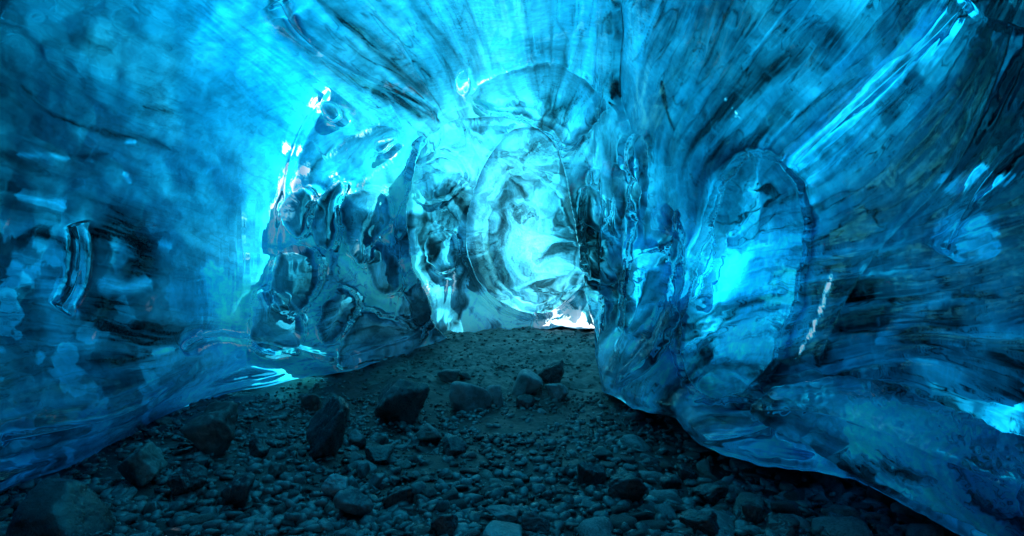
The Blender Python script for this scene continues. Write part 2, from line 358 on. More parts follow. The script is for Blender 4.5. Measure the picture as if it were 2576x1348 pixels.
# silt, bubbles and thickness, with painted light and shade mixed in
def stroke_field(lst):
    A = np.zeros(GX.shape)
    for line, wd, st in lst:
        P = chaikin(line, 2, False)
        M = (GX > P[:, 0].min()-wd*3) & (GX < P[:, 0].max()+wd*3) & (GY > P[:, 1].min()-wd*3) & (GY < P[:, 1].max()+wd*3)
        x, y = GX[M], GY[M]; s, t = segdist(x, y, P, False)
        s = s*(.7+.9*fbm(x/26, y/26, 3, 81)); tp = .25+.75*sstep(0, .2, t)*sstep(1, .85, t)
        A[M] = np.maximum(A[M], st*np.exp(-(s/(wd*tp))**2))
    return A
_ring = P1
SILT_DARK = stroke_field([
 (np.vstack([_ring, _ring[:1]])[::2], 4, .25), (P0[::3], 4, .3),  # dark outlines drawn along the ring and arch edges
 ([(1490,400),(1485,500),(1500,620)], 12, .6), ([(1530,330),(1560,450),(1580,560)], 9, .5), ([(1620,480),(1650,560),(1640,620)], 7, .5),
 ([(672,-40),(705,40),(760,110),(850,165),(950,205),(1090,282)], 27, 1.0),
 ([(790,-40),(900,60),(980,150),(1050,230)], 22, .75),
 ([(860,60),(940,180),(1040,255),(1085,275)], 22, .6),
 ([(930,0),(1010,90),(1080,170)], 9, .5),
 ([(1060,0),(1130,90),(1170,160)], 8, .45),
 ([(1548,-40),(1562,60),(1568,150),(1560,240)], 13, 1.0),
 ([(1535,0),(1540,60)], 8, .8),
 ([(1545,262),(1500,320),(1440,390)], 14, .7),
 ([(1440,420),(1445,500),(1470,560)], 10, .55),
 ([(1688,190),(1692,220),(1700,270)], 7, 1.3),
 ([(1700,270),(1720,320)], 4, .9),
 ([(1880,455),(1920,448),(1965,462),(1985,480),(1950,512)], 13, 1.5),
 ([(1790,560),(1860,530),(1930,510)], 6, .8),
 ([(1770,860),(1850,800),(1990,745)], 11, .8),
 ([(1700,855),(1840,830),(1980,775)], 13, .7),
 ([(1990,395),(2060,350),(2130,320)], 10, .8),
 ([(2020,300),(2100,230),(2190,190)], 10, .6),
 ([(2420,10),(2480,-10),(2560,-30)], 14, 1.0),
 ([(2130,740),(2300,760),(2450,740),(2575,750)], 17, .8),
 ([(2060,830),(2200,840),(2380,830),(2480,810)], 14, .8),
 ([(2080,900),(2150,905)], 9, .8),
 ([(2250,560),(2360,460),(2470,360),(2560,260)], 26, .6),
 ([(2575,100),(2560,300),(2540,420)], 60, .8),
 ([(2100,640),(2170,560),(2300,520)], 22, .6),
 ([(20,210),(60,260),(150,300),(240,325),(330,335),(400,370)], 11, .75),
 ([(330,245),(410,265)], 10, .6),
 ([(150,70),(240,90),(260,110)], 26, .45),
 ([(200,595),(280,560),(340,640),(300,740),(200,780),(270,850),(380,860)], 60, .95),
 ([(160,770),(260,820),(360,830),(430,860)], 40, .85),
 ([(180,915),(300,915),(420,880)], 16, .7),
 ([(20,340),(140,385),(240,380)], 8, .5),
 ([(60,690),(110,700)], 9, .8),
 ([(0,600),(90,590),(170,640)], 22, .6),
 ([(860,560),(930,560),(920,660)], 22, .55),
 ([(2300,1100),(2430,1180),(2575,1280)], 24, .5),
 ([(1890,1050),(2050,1130),(2200,1220)], 20, .45),
 ([(740,20),(860,70),(960,140)], 14, .35),
 ([(1570,860),(1640,840)], 8, .6),
 ([(820,340),(760,420)], 8, .6),
 ([(2280,960),(2420,990),(2575,1030)], 24, .5),
])
BRIGHT = stroke_field([
 ([(1995,420),(2130,310),(2230,200),(2330,110),(2440,20)], 28, 1.5),
 ([(2030,470),(2160,370),(2260,280)], 22, .7),
 ([(1750,640),(1800,680),(1880,690),(1980,620),(2000,640)], 40, 1.5),
 ([(1760,760),(1850,730),(1960,700)], 26, 1.4),
 ([(1790,930),(1850,880),(1900,900)], 24, 1.2),
 ([(1740,1000),(1900,960)], 20, 1.1),
 ([(2160,1120),(2220,1070),(2310,1090),(2390,1150),(2470,1230)], 30, 2.2),
 ([(2220,1180),(2350,1250),(2560,1330)], 24, 2.2),
 ([(1960,1010),(2080,980),(2200,1010)], 20, 1.1), ([(2330,1060),(2450,1090),(2575,1150)], 18, 1.0), ([(2150,1050),(2190,1110),(2250,1140)], 14, 1.6),
 ([(1790,1120),(1900,1110),(2020,1140),(2130,1200)], 24, 1.6),
 ([(2400,600),(2480,570),(2575,600)], 30, 1.6),
 ([(2240,860),(2330,800),(2440,740)], 22, .45),
 ([(2460,620),(2575,640)], 26, 1.2), ([(2430,470),(2575,440)], 22, .9),
 ([(500,660),(520,760),(560,840)], 34, .9),
 ([(600,690),(600,790),(590,840)], 26, .75),
 ([(220,705),(290,735),(350,710)], 26, .85),
 ([(370,610),(400,625)], 14, .7),
 ([(0,480),(60,500),(140,515)], 16, .8),
 ([(0,640),(80,690),(110,780),(110,880)], 50, .5),
 ([(120,860),(200,890)], 22, .55),
 ([(340,980),(370,960)], 20, .7),
 ([(350,895),(410,880)], 10, .8),
 ([(0,1150),(120,1100),(250,1060)], 30, .35),
 ([(280,345),(310,345)], 5, 1.0),
 ([(280,425),(300,455)], 8, 1.0),
 ([(0,380),(80,378),(140,388)], 9, .5),
 ([(500,0),(700,160),(900,280)], 110, .6),
 ([(1250,60),(1280,160),(1180,260)], 60, .7),
 ([(1630,700),(1690,650),(1700,740)], 12, .9),
 ([(1600,960),(1700,900),(1690,980)], 24, 1.1),
 ([(1590,1010),(1650,1035)], 12, .9),
])
base = tps([(0,0,.11),(0,400,.11),(0,740,.20),(0,1000,.6),(0,1235,.7),(350,80,.42),(120,230,.22),(150,60,.26),(700,100,.95),(850,300,.9),(300,400,.42),(500,500,.65),(450,740,.55),(650,740,.55),(400,1000,.75),(700,930,1.2),(850,690,2.1),  # broad light and dark of the cave painted into the bubble density
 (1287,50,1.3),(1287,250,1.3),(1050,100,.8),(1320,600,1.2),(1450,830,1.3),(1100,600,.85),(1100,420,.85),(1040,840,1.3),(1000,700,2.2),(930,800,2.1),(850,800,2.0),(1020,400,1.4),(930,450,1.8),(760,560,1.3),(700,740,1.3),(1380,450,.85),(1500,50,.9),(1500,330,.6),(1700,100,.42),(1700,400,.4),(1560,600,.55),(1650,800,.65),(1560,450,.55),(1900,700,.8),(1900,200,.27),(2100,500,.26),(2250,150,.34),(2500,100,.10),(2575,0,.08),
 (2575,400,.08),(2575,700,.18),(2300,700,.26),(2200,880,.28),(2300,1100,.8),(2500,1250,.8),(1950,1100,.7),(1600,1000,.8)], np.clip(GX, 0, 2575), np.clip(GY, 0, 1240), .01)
cloud = fbm(Wx/120, Wy/120, 4, 31)
patch = sstep(.52, .60, fbm(Wx/70, Wy/70, 4, 32))                     # curds of bubbly ice in the clear wall at lower left
leftlow = sstep(480, 300, GX)*sstep(500, 620, GY)
con = tps([(0,0,.35),(400,200,.16),(700,150,.18),(300,600,.4),(600,600,.22),(900,100,.75),(1250,120,.6),(1500,100,.8),(1750,300,.8),(2100,300,1.1),(2400,300,1.1),(2000,700,1.1),(2300,900,1.1),(1600,700,.9),(900,700,.7),(1320,600,1.4),(300,1050,.6),(2300,1200,1.1)],
    np.clip(GX, 0, 2575), np.clip(GY, 0, 1240), .01)
dens_light = base*np.clip(.95+con*(1.7*(ST0-.5)+.75*(ST1-.5)+.4*(ST2-.5))+(1.1*con+.4)*(cloud-.5), .12, 2)
dens_light = dens_light*(1-.35*leftlow)+leftlow*.55*patch
dens_light = dens_light*TONE
W2x = GX+90*(fbm(GX/80, GY/80, 3, 111)-.5); W2y = GY+90*(fbm(GX/80, GY/80, 3, 112)-.5)
mid = np.clip(np.maximum(cells, m0)+.25, 0, 1)
ra = np.abs(2*fbm(W2x/75, W2y/110, 3, 113)-1); rb_ = np.abs(2*fbm(W2x/60, W2y/90, 3, 114)-1)
SILT_DARK = SILT_DARK+.60*mid*(1-.55*m1)*np.exp(-(ra/.030)**2)*sstep(.4, .6, fbm(GX/70, GY/70, 2, 115))
BRIGHT = BRIGHT+.55*mid*np.exp(-(rb_/.035)**2)*sstep(.4, .6, fbm(GX/70, GY/70, 2, 116))
dens_light = dens_light*(1+mid*(1.6+1.2*m0-1.3*m1)*(fbm(W2x/40, W2y/52, 3, 117)-.5))
dens_light = dens_light+BRIGHT*(.25+1.0*ST2)*.95
sl_ = sstep(.60, .86, ST1*.6+ST2*.4)
SILT_DARK = SILT_DARK*(.55+.8*ST2)+.35*con*(1-sstep(.20, .33, ST0*.45+ST1*.45+ST2*.1))*(1-.6*m0)
vein = np.exp(-((ST1-.40)/.030)**2)*sstep(.45, .6, fbm(GX/160, GY/160, 2, 88))+.7*np.exp(-((ST0-.46)/.016)**2)*sstep(.5, .6, fbm(GX/130, GY/130, 2, 89))
vein = vein+np.exp(-((ST1-.55)/.022)**2)*sstep(.5, .62, fbm(GX/90, GY/90, 2, 90))+np.exp(-((ST2-.3)/.04)**2)*sstep(.52, .64, fbm(GX/120, GY/120, 2, 94))
SILT_DARK = SILT_DARK+.8*vein*np.clip(con, .35, 1.2)*(1-.5*m0)
SILT_DARK = np.clip(SILT_DARK*(1-.9*np.clip(BRIGHT*1.4, 0, 1)), 0, 1)
scr = np.exp(-(((GX-555)/75)**2+((GY-735)/125)**2)**1.5)+.8*np.exp(-(((GX-640)/40)**2+((GY-720)/90)**2))+.6*np.exp(-(((GX-955)/45)**2+((GY-560)/140)**2))
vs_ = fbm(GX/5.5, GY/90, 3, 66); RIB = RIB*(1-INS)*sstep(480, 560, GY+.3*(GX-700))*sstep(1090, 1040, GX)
dens_light = dens_light+RIB*(.15+1.6*np.clip(fbm(GX/5, GY/60, 3, 67)-.4, 0, 1)*2*(.5+fbm(GX/60, GY/60, 2, 68)))*1.3  # bright ribs between the hollows painted in
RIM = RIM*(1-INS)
dens_light = dens_light*(1-.52*INS)+.9*RIM*sstep(.35, .6, fbm(GX/60, GY/60, 2, 160))  # recess shade and rim highlights painted into the density
dens_light = dens_light+scr*(.5+1.3*np.clip(vs_-.42, 0, 1)*2)  # vertical striations with a painted sheen
dens_light = np.clip(dens_light, .03, 1.5)
thick = tps([(0,700,1.1),(0,0,1.1),(700,100,1.0),(700,800,.75),(900,700,.6),(1100,600,.6),(1287,200,.7),(1320,600,.42),(1460,820,.35),(1540,800,.8),(1500,700,.6),(1300,820,.35),(1100,420,.6),(1320,400,.5),(1600,400,.95),(1560,800,.8),(1900,700,1.15),(2300,300,1.15),(2300,1100,1.05),(2575,700,1.2),(300,1100,1.0),(1287,0,.85)],
    np.clip(GX, 0, 2575), np.clip(GY, 0, 1240), .01)
thick = thick*(1.25-.5*cloud)
# white glints painted on the walls, the hollow rims and round the way out
GLINT = np.zeros(GX.shape)
for line, wd, a_ in [([(800,235),(785,262)], 14, 1), ([(730,350),(715,370)], 16, 1), ([(748,405),(722,450),(708,500),(694,560),(690,620)], 17, 1.1), ([(885,470),(930,430),(990,360)], 13, .7),
                     ([(800,385),(870,335),(985,270)], 9, .6), ([(600,540),(594,600),(600,650)], 9, .7), ([(830,425),(815,440)], 12, .7), ([(690,640),(720,620),(775,615)], 6, .9), ([(470,878),(530,845),(615,853)], 4, 1),
                     ([(1172,180),(1155,215),(1170,235)], 7, .8), ([(1190,200),(1250,165),(1390,150)], 7, .7), ([(1068,690),(1060,730),(1075,790)], 10, .8), ([(1130,685),(1120,740)], 6, 1.), ([(1050,800),(1058,850)], 7, .9),
                     ([(880,600),(885,660)], 7, .6), ([(2125,690),(2100,760),(2070,840),(2035,900),(2020,925)], 7, .9), ([(1880,280),(1850,230)], 6, .5), ([(1240,60),(1245,100)], 14, .6), ([(285,420),(300,450)], 8, .7),
                     ([(1340,838),(1400,800),(1470,780)], 30, 1.2), ([(1300,850),(1400,845),(1500,852)], 9, 1.2), ([(1330,800),(1280,780),(1240,740)], 8, .6), ([(850,905),(858,930),(890,925),(885,900)], 4, .9), ([(745,880),(760,850)], 6, .8)]:
    P = chaikin(line, 2, False); M = (GX > P[:, 0].min()-wd*4) & (GX < P[:, 0].max()+wd*4) & (GY > P[:, 1].min()-wd*4) & (GY < P[:, 1].max()+wd*4)
    s_, t_ = segdist(GX[M], GY[M], P, False)
    GLINT[M] = np.maximum(GLINT[M], a_*np.exp(-(s_/(wd*1.3))**2)*sstep(0, .15, t_+.08)*sstep(1.08, .85, t_))
GLINT = np.maximum(GLINT, .95*RIM*sstep(.50, .62, fbm(GX/42, GY/42, 2, 161)))  # glints painted along the hollow rims
sp = sstep(.3, .7, fbm(GX/5.5, GY/13, 3, 131, .8)); sp2 = sstep(.3, .7, fbm(GX/28, GY/40, 3, 132))
GLINT = np.clip((GLINT*1.75-.25-.85*sp-.65*sp2)*1.2, 0, 1)
thick = thick*(1-GLINT)+.02*GLINT; dens_light = dens_light*(1-GLINT)+1.5*GLINT; SILT_DARK = SILT_DARK*(1-GLINT)  # painted glints override thickness, density and silt
thick = np.clip(thick, .01, 3)

def topoint(X, Y, Zf):
    return np.stack([(X-CX)/F*Zf, Zf, CAMZ+(HY-Y)/F*Zf], -1)
Pf = topoint(GX+SX+PX, GY+SY+PY, Z); Pb = topoint(GX+PX*.75, GY+PY*.75, Zb)
# underside of the ice: from the lip outwards and down into the gravel
def underside(P, grow, sink):
    last = P[-1]; ext = []
    for k in range(1, 13):
        g = 1+grow*k/12.
        q = last.copy(); q[:, 0] *= g; q[:, 1] *= g
        zg = ground_z(q[:, 0], q[:, 1])-.15
        u = (k/12.)**1.3
        q[:, 2] = last[:, 2]*(1-u*.75)+zg*u*.75 if k < 12 else zg-.1
        ext.append(q)
    return np.concatenate([P, np.array(ext)], 0)
Pf = underside(Pf, .40, 0); Pb = underside(Pb, .46, 0)
pad = lambda A, v: np.concatenate([A, np.tile(v if np.ndim(v) else np.full(NX, v), (12, 1))], 0)
SILT_DARK = pad(SILT_DARK, 1.0); dens_light = pad(dens_light, .3); thick = pad(thick, 1.2)

def grid_normals(P):
    du = np.gradient(P, axis=1); dv = np.gradient(P, axis=0)
    n = np.cross(dv, du); n /= np.linalg.norm(n, axis=-1, keepdims=True)+1e-12
    return n
NF, NB = grid_normals(Pf), grid_normals(Pb)
if (NF[NY//2, NX//2]*(Pf[NY//2, NX//2]-np.array([0, 0, 1]))).sum() > 0: NF, NB, FLIP = -NF, -NB, True
else: FLIP = False

# which part of the cave each face belongs to
R_ = Pf.shape[0]
fxm = .5*(GX[0, :-1]+GX[0, 1:])
GYp = pad(GY, lip+1); fyc = .25*(GYp[:-1, :-1]+GYp[1:, :-1]+GYp[:-1, 1:]+GYp[1:, 1:]); fxc = np.tile(fxm, (R_-1, 1))
sdp = pad(sd0, sd0[-1]); sdf = .25*(sdp[:-1, :-1]+sdp[1:, :-1]+sdp[:-1, 1:]+sdp[1:, 1:])
lb = np.interp(fyc, [-4200, 0, 80, 165, 215, 290], [-3000, 700, 745, 850, 960, 1085])
rb = np.interp(fyc, [-4200, 0, 240, 400], [4500, 1562, 1562, 1440])
reg = np.where(sdf > 3, 3, np.where(fyc < 290, np.where(fxc < lb, 0, np.where(fxc > rb, 2, 1)), np.where(fxc < 1270, 0, 2)))
# unseen shaft to the sky, added above the arch's brow to let sun in
hole = (sdf > -4) & (sdf < 8) & (fyc < 330) & (fxc > 1085) & (fxc < 1104)

# low on the right of the chamber the ice is clear right through and daylight comes in
_w = 14*(fbm(fxc/22, fyc/22, 3, 99)-.5)
thin = (reg == 3) & (np.hypot((fxc-1428)/82, (fyc-836)/38)+_w/16+.25*(fbm(fxc/6, fyc/6, 2, 98)-.5)*2 < 1)
def mesh_from(name, P, N, faces_mask, mat, attrs=None, parent=None):
    j, i = np.nonzero(faces_mask); W_ = P.shape[1]
    a = j*W_+i
    q = np.stack([a, a+1, a+1+W_, a+W_], 1) if FLIP else np.stack([a, a+W_, a+1+W_, a+1], 1)
    used, inv = np.unique(q.ravel(), return_inverse=True)
    me = bpy.data.meshes.new(name); nv, nf = len(used), len(q)
    me.vertices.add(nv); me.vertices.foreach_set('co', P.reshape(-1, 3)[used].astype(np.float32).ravel())
    me.loops.add(nf*4); me.loops.foreach_set('vertex_index', inv.astype(np.int32).ravel())
    me.polygons.add(nf); me.polygons.foreach_set('loop_start', np.arange(0, nf*4, 4, dtype=np.int32))
    me.polygons.foreach_set('loop_total', np.full(nf, 4, np.int32))
    me.update(calc_edges=True)
    me.polygons.foreach_set('use_smooth', np.ones(nf, bool))
    for k, A in (attrs or {}).items():
        at = me.attributes.new(k, 'FLOAT', 'POINT'); at.data.foreach_set('value', A.ravel()[used].astype(np.float32))
    me.materials.append(mat)
    me.normals_split_custom_set_from_vertices(N.reshape(-1, 3)[used].tolist())
    o = bpy.data.objects.new(name, me); COL.objects.link(o)
    if parent: o.parent = parent
    return o

# ------------------------------------------------------------------ materials
def newmat(name):
    m = bpy.data.materials.new(name); m.use_nodes = True; n = m.node_tree.nodes; n.clear()
    out = n.new('ShaderNodeOutputMaterial'); return m, m.node_tree, out
def noise(t, vec, scale, detail=4, rough=.55, dist=0):
    n = t.nodes.new('ShaderNodeTexNoise'); n.inputs['Scale'].default_value = scale; n.inputs['Detail'].default_value = detail
    n.inputs['Roughness'].default_value = rough; n.inputs['Distortion'].default_value = dist
    t.links.new(vec, n.inputs['Vector']); return n.outputs['Fac']
def math_(t, op, a, b=None, clamp=False):
    n = t.nodes.new('ShaderNodeMath'); n.operation = op; n.use_clamp = clamp
    for i, v in enumerate((a, b)):
        if v is None: continue
        if isinstance(v, (int, float)): n.inputs[i].default_value = v
        else: t.links.new(v, n.inputs[i])
    return n.outputs[0]
def mapr(t, v, a, b, c, d, smooth=True):
    n = t.nodes.new('ShaderNodeMapRange'); t.links.new(v, n.inputs[0])
    for i, q in enumerate((a, b, c, d)): n.inputs[i+1].default_value = q
    if smooth: n.interpolation_type = 'SMOOTHSTEP'
    return n.outputs[0]

def ice_skin():
    m, t, out = newmat('clear_ice_skin')
    tc = t.nodes.new('ShaderNodeTexCoord'); v = tc.outputs['Object']
    mp = t.nodes.new('ShaderNodeMapping'); mp.inputs['Scale'].default_value = (1, 1, .28); t.links.new(v, mp.inputs[0])
    n1 = noise(t, mp.outputs[0], 55, 3, .6); n2 = noise(t, v, 9, 3, .5, .6); n3 = noise(t, v, 2.2, 2)
    h = math_(t, 'ADD', math_(t, 'MULTIPLY', n1, .10), math_(t, 'MULTIPLY', n2, .7))
    b = t.nodes.new('ShaderNodeBump'); b.inputs['Strength'].default_value = .22; b.inputs['Distance'].default_value = .012
    t.links.new(h, b.inputs['Height'])
    r = mapr(t, n3, .35, .7, .0, .07)
    g = t.nodes.new('ShaderNodeBsdfGlass'); g.distribution = 'GGX'; g.inputs['IOR'].default_value = 1.31
    g.inputs['Color'].default_value = (.86, .97, 1, 1)
    t.links.new(r, g.inputs['Roughness']); t.links.new(b.outputs[0], g.inputs['Normal'])
    t.links.new(g.outputs[0], out.inputs['Surface'])
    return m

def ice_deep(plain=False):
    m, t, out = newmat('deep_blue_ice')
    tc = t.nodes.new('ShaderNodeTexCoord'); v = tc.outputs['Object']
    def att(k):
        a = t.nodes.new('ShaderNodeAttribute'); a.attribute_name = k; return a.outputs['Fac']
    dens_light, silt_dark, th = att('bubbles_and_light'), att('silt'), att('thickness')
    n1 = noise(t, v, 14, 5, .62, .4); n2 = noise(t, v, 60, 4, .6)
    f = math_(t, 'ADD', math_(t, 'MULTIPLY', n1, .7), math_(t, 'MULTIPLY', n2, .3))
    f = mapr(t, f, .3, .7, .72, 1.22)
    # silt grains break up at their edges
    dd = math_(t, 'ADD', silt_dark, math_(t, 'MULTIPLY', math_(t, 'SUBTRACT', n2, .5), math_(t, 'MULTIPLY', silt_dark, .7)), True)
    clean = math_(t, 'SUBTRACT', 1.0, math_(t, 'MULTIPLY', dd, .97), True)
    k = math_(t, 'MULTIPLY', math_(t, 'MULTIPLY', dens_light, f), clean, False)
    cc = t.nodes.new('ShaderNodeCombineColor')
    for i, bse in enumerate((.006, .51, .91)):
        t.links.new(math_(t, 'MINIMUM', math_(t, 'MULTIPLY', math_(t, 'POWER', bse, th), k), .98), cc.inputs[i])
    tr = t.nodes.new('ShaderNodeBsdfTranslucent'); df = t.nodes.new('ShaderNodeBsdfDiffuse')
    t.links.new(cc.outputs[0], tr.inputs['Color']); t.links.new(cc.outputs[0], df.inputs['Color'])
    mx = t.nodes.new('ShaderNodeMixShader'); mx.inputs[0].default_value = .25
    t.links.new(tr.outputs[0], mx.inputs[1]); t.links.new(df.outputs[0], mx.inputs[2])
    t.links.new(mx.outputs[0], out.inputs['Surface'])
    return m

def rock_mat(name, col, col2, rough, scale=9., spec=.75, lit_bank=False):
    m, t, out = newmat(name)
    tc = t.nodes.new('ShaderNodeTexCoord'); v = tc.outputs['Object']
    oi = t.nodes.new('ShaderNodeObjectInfo')
    ad = t.nodes.new('ShaderNodeVectorMath'); ad.operation = 'ADD'; t.links.new(v, ad.inputs[0])
    sc_ = t.nodes.new('ShaderNodeVectorMath'); sc_.operation = 'SCALE'; t.links.new(oi.outputs['Location'], sc_.inputs[0]); sc_.inputs['Scale'].default_value = 3.7
    t.links.new(sc_.outputs[0], ad.inputs[1]); v = ad.outputs[0]
    n1 = noise(t, v, scale, 6, .65); n2 = noise(t, v, scale*9, 4, .6); n3 = noise(t, v, 1.7, 2)
    mx = t.nodes.new('ShaderNodeMix'); mx.data_type = 'RGBA'
    mx.inputs['A'].default_value = (*col, 1); mx.inputs['B'].default_value = (*col2, 1)
    t.links.new(mapr(t, math_(t, 'ADD', math_(t, 'MULTIPLY', n1, .6), math_(t, 'MULTIPLY', n3, .4)), .38, .62, 0, 1), mx.inputs['Factor'])
    p = t.nodes.new('ShaderNodeBsdfPrincipled'); base_ = mx.outputs['Result']
    if lit_bank:      # brown grit of the far bank, daylight on it painted in as paler
        sx = t.nodes.new('ShaderNodeSeparateXYZ'); t.links.new(tc.outputs['Object'], sx.inputs[0])
        m2 = t.nodes.new('ShaderNodeMix'); m2.data_type = 'RGBA'; t.links.new(base_, m2.inputs['A'])
        m3 = t.nodes.new('ShaderNodeMix'); m3.data_type = 'RGBA'; m3.inputs['A'].default_value = (.09, .075, .065, 1); m3.inputs['B'].default_value = (.28, .245, .215, 1)
        t.links.new(mapr(t, noise(t, tc.outputs['Object'], 16, 5, .7), .38, .62, 0, 1), m3.inputs['Factor']); t.links.new(m3.outputs['Result'], m2.inputs['B'])
        t.links.new(mapr(t, math_(t, 'ADD', sx.outputs['Y'], math_(t, 'MULTIPLY', noise(t, tc.outputs['Object'], 2.5, 3), 1.6)), 5.0, 6.6, 0, 1), m2.inputs['Factor'])
        base_ = m2.outputs['Result']
    t.links.new(base_, p.inputs['Base Color'])
    t.links.new(mapr(t, n2, .3, .7, rough-.12, rough+.14), p.inputs['Roughness'])
    p.inputs['Specular IOR Level'].default_value = spec
    b = t.nodes.new('ShaderNodeBump'); b.inputs['Strength'].default_value = .7; b.inputs['Distance'].default_value = .012
    t.links.new(math_(t, 'ADD', n1, math_(t, 'MULTIPLY', n2, .35)), b.inputs['Height']); t.links.new(b.outputs[0], p.inputs['Normal'])
    t.links.new(p.outputs[0], out.inputs['Surface']); return m

SKIN, DEEP = ice_skin(), ice_deep()
ROCKM = [rock_mat('dark_wet_basalt', (.022, .024, .025), (.075, .08, .08), .32),
         rock_mat('grey_basalt', (.11, .115, .115), (.34, .345, .34), .36),
         rock_mat('brown_basalt', (.07, .06, .054), (.30, .25, .225), .4)]
GROUNDM = rock_mat('black_gravel_bed', (.006, .0065, .0065), (.03, .03, .029), .42, 30., lit_bank=True)
GRAVM = rock_mat('gravel_stones', (.014, .015, .016), (.26, .255, .25), .30, 5., lit_bank=True)

def tag(o, label=None, cat=None, group=None, kind=None):
    for k, v in (('label', label), ('category', cat), ('group', group), ('kind', kind)):
        if v: o[k] = v
    return o

# ------------------------------------------------------------------ the ice shell in its four stretches
names = ['ice_wall_left', 'ice_ceiling', 'ice_wall_right', 'ice_wall_back']
labels = ['dark blue glassy ice wall left of the gravel, with scalloped hollows at its right end',
          'bright cyan streaked ice ceiling above the arch, between the dark silt band and the crack',
          'blue ice wall right of the gravel with the tall window hollow and slanting bands',
          'pale turquoise rippled ice of the lit chamber seen through the arch']
for k in range(4):
    M = (reg == k) & ~hole
    o = mesh_from(names[k], Pf, NF, M, SKIN)
    tag(o, labels[k], 'ice wall' if k != 1 else 'ice ceiling', None, 'structure')
    if k == 3: M = M & ~thin
    mesh_from('bubbly_ice', Pb, NB, M, DEEP, {'bubbles_and_light': dens_light, 'silt': SILT_DARK, 'thickness': thick}, o)

# behind the photographer the cave goes on and closes
ring = [Pb[j, 0] for j in range(R_-12, -1, -6)]+[Pb[0, i] for i in range(0, NX, 6)]+[Pb[j, -1] for j in range(0, R_-12, 6)]
ring = np.array(ring); ringf = ring.copy()
vs = []; secs = [(0, 1.0), (-.8, 1.08), (-2, 1.05), (-3.5, .9), (-4.6, .55), (-5.0, .02)]
c0 = np.array([0, 0, .9])
for dy, s in secs:
    q = (ring-c0)*np.array([s, 1, s])+c0; q[:, 1] = ring[:, 1]*(1 if dy == 0 else .3)+dy
    if dy: q += (np.random.RandomState(int(-dy*10)).rand(*q.shape)-.5)*.12
    vs.append(q)
n = len(ring); V = np.concatenate(vs); Fc = []
for a in range(len(secs)-1):
    for b in range(n-1): Fc.append((a*n+b, a*n+b+1, (a+1)*n+b+1, (a+1)*n+b))
me = bpy.data.meshes.new('ice_wall_rear'); me.from_pydata(V.tolist(), [], Fc); me.update()
me.polygons.foreach_set('use_smooth', np.ones(len(Fc), bool))
for k, v in (('bubbles_and_light', .35), ('silt', .5), ('thickness', 1.2)):
    at = me.attributes.new(k, 'FLOAT', 'POINT'); at.data.foreach_set('value', np.full(len(V), v, np.float32))
me.materials.append(DEEP)
o = bpy.data.objects.new('ice_wall_rear', me); COL.objects.link(o)
tag(o, 'dark silty ice closing the cave behind the viewer', 'ice wall', None, 'structure')

# ------------------------------------------------------------------ ground
def gaxis(lo, hi, st, far):
    m = list(np.arange(lo, hi+1e-6, st)); a = []; d = st; v = lo
    while v > -far: d *= 1.25; v -= d; a.append(v)
    b = []; d = st; v = hi
    while v < far: d *= 1.25; v += d; b.append(v)
    return np.array(a[::-1]+m+b)
ax, ay = gaxis(-3, 2.6, .03, 900), gaxis(.8, 10.5, .03, 900)
AX, AY = np.meshgrid(ax, ay); AZ = ground_z(AX, AY)+(fbm(AX*14, AY*14, 3, 77)-.5)*.03*sstep(60, 20, np.hypot(AX, AY))
Pg = np.stack([AX, AY, AZ], -1); Ng = grid_normals(Pg); Ng *= np.sign(Ng[..., 2:])
_f = FLIP; FLIP = False
q = Pg[0, 0]
o = mesh_from('ground', Pg[:, ::-1], Ng[:, ::-1], np.ones((Pg.shape[0]-1, Pg.shape[1]-1), bool), GROUNDM)
FLIP = _f
tag(o, 'black gravel bed of the cave floor rising to a low bank', 'ground', None, 'structure')


# unseen snow added all round outside to bounce light into the ice
BOUNCE_SNOW, t_, out_ = newmat('bounce_snow_mat')
p_ = t_.nodes.new('ShaderNodeBsdfPrincipled'); p_.inputs['Base Color'].default_value = (.62, .78, .86, 1); p_.inputs['Roughness'].default_value = .7
t_.links.new(p_.outputs[0], out_.inputs['Surface'])
_sx, _sy = gaxis(-9, 14, .3, 900), gaxis(-9, 24, .3, 900)
SXg, SYg = np.meshgrid(_sx, _sy); SZg = ground_z(SXg, SYg)+.10+.35*sstep(2, 9, np.hypot(SXg-1.5, np.maximum(SYg-8, 0)))+.12*(fbm(SXg/1.5, SYg/1.5, 3, 17)-.5)
_c = lambda A: .25*(A[:-1, :-1]+A[1:, :-1]+A[:-1, 1:]+A[1:, 1:])
_k = ((_c(SXg) > .20*_c(SYg)+.35) & (_c(SYg) > 4.4)) | (_c(SYg) > 9.4) | (_c(SXg) < -3.7) | ((_c(SXg) > 2.45) & (_c(SYg) <= 5)) | (_c(SYg) < -6)
Ps = np.stack([SXg, SYg, SZg], -1); Ns = grid_normals(Ps); Ns *= np.sign(Ns[..., 2:])
FLIP = False; o = mesh_from('bounce_snow', Ps[:, ::-1], Ns[:, ::-1], _k[:, ::-1], BOUNCE_SNOW); FLIP = _f
tag(o, 'white snow added round the outside of the cave to bounce light into the ice', 'snow', None, 'structure')

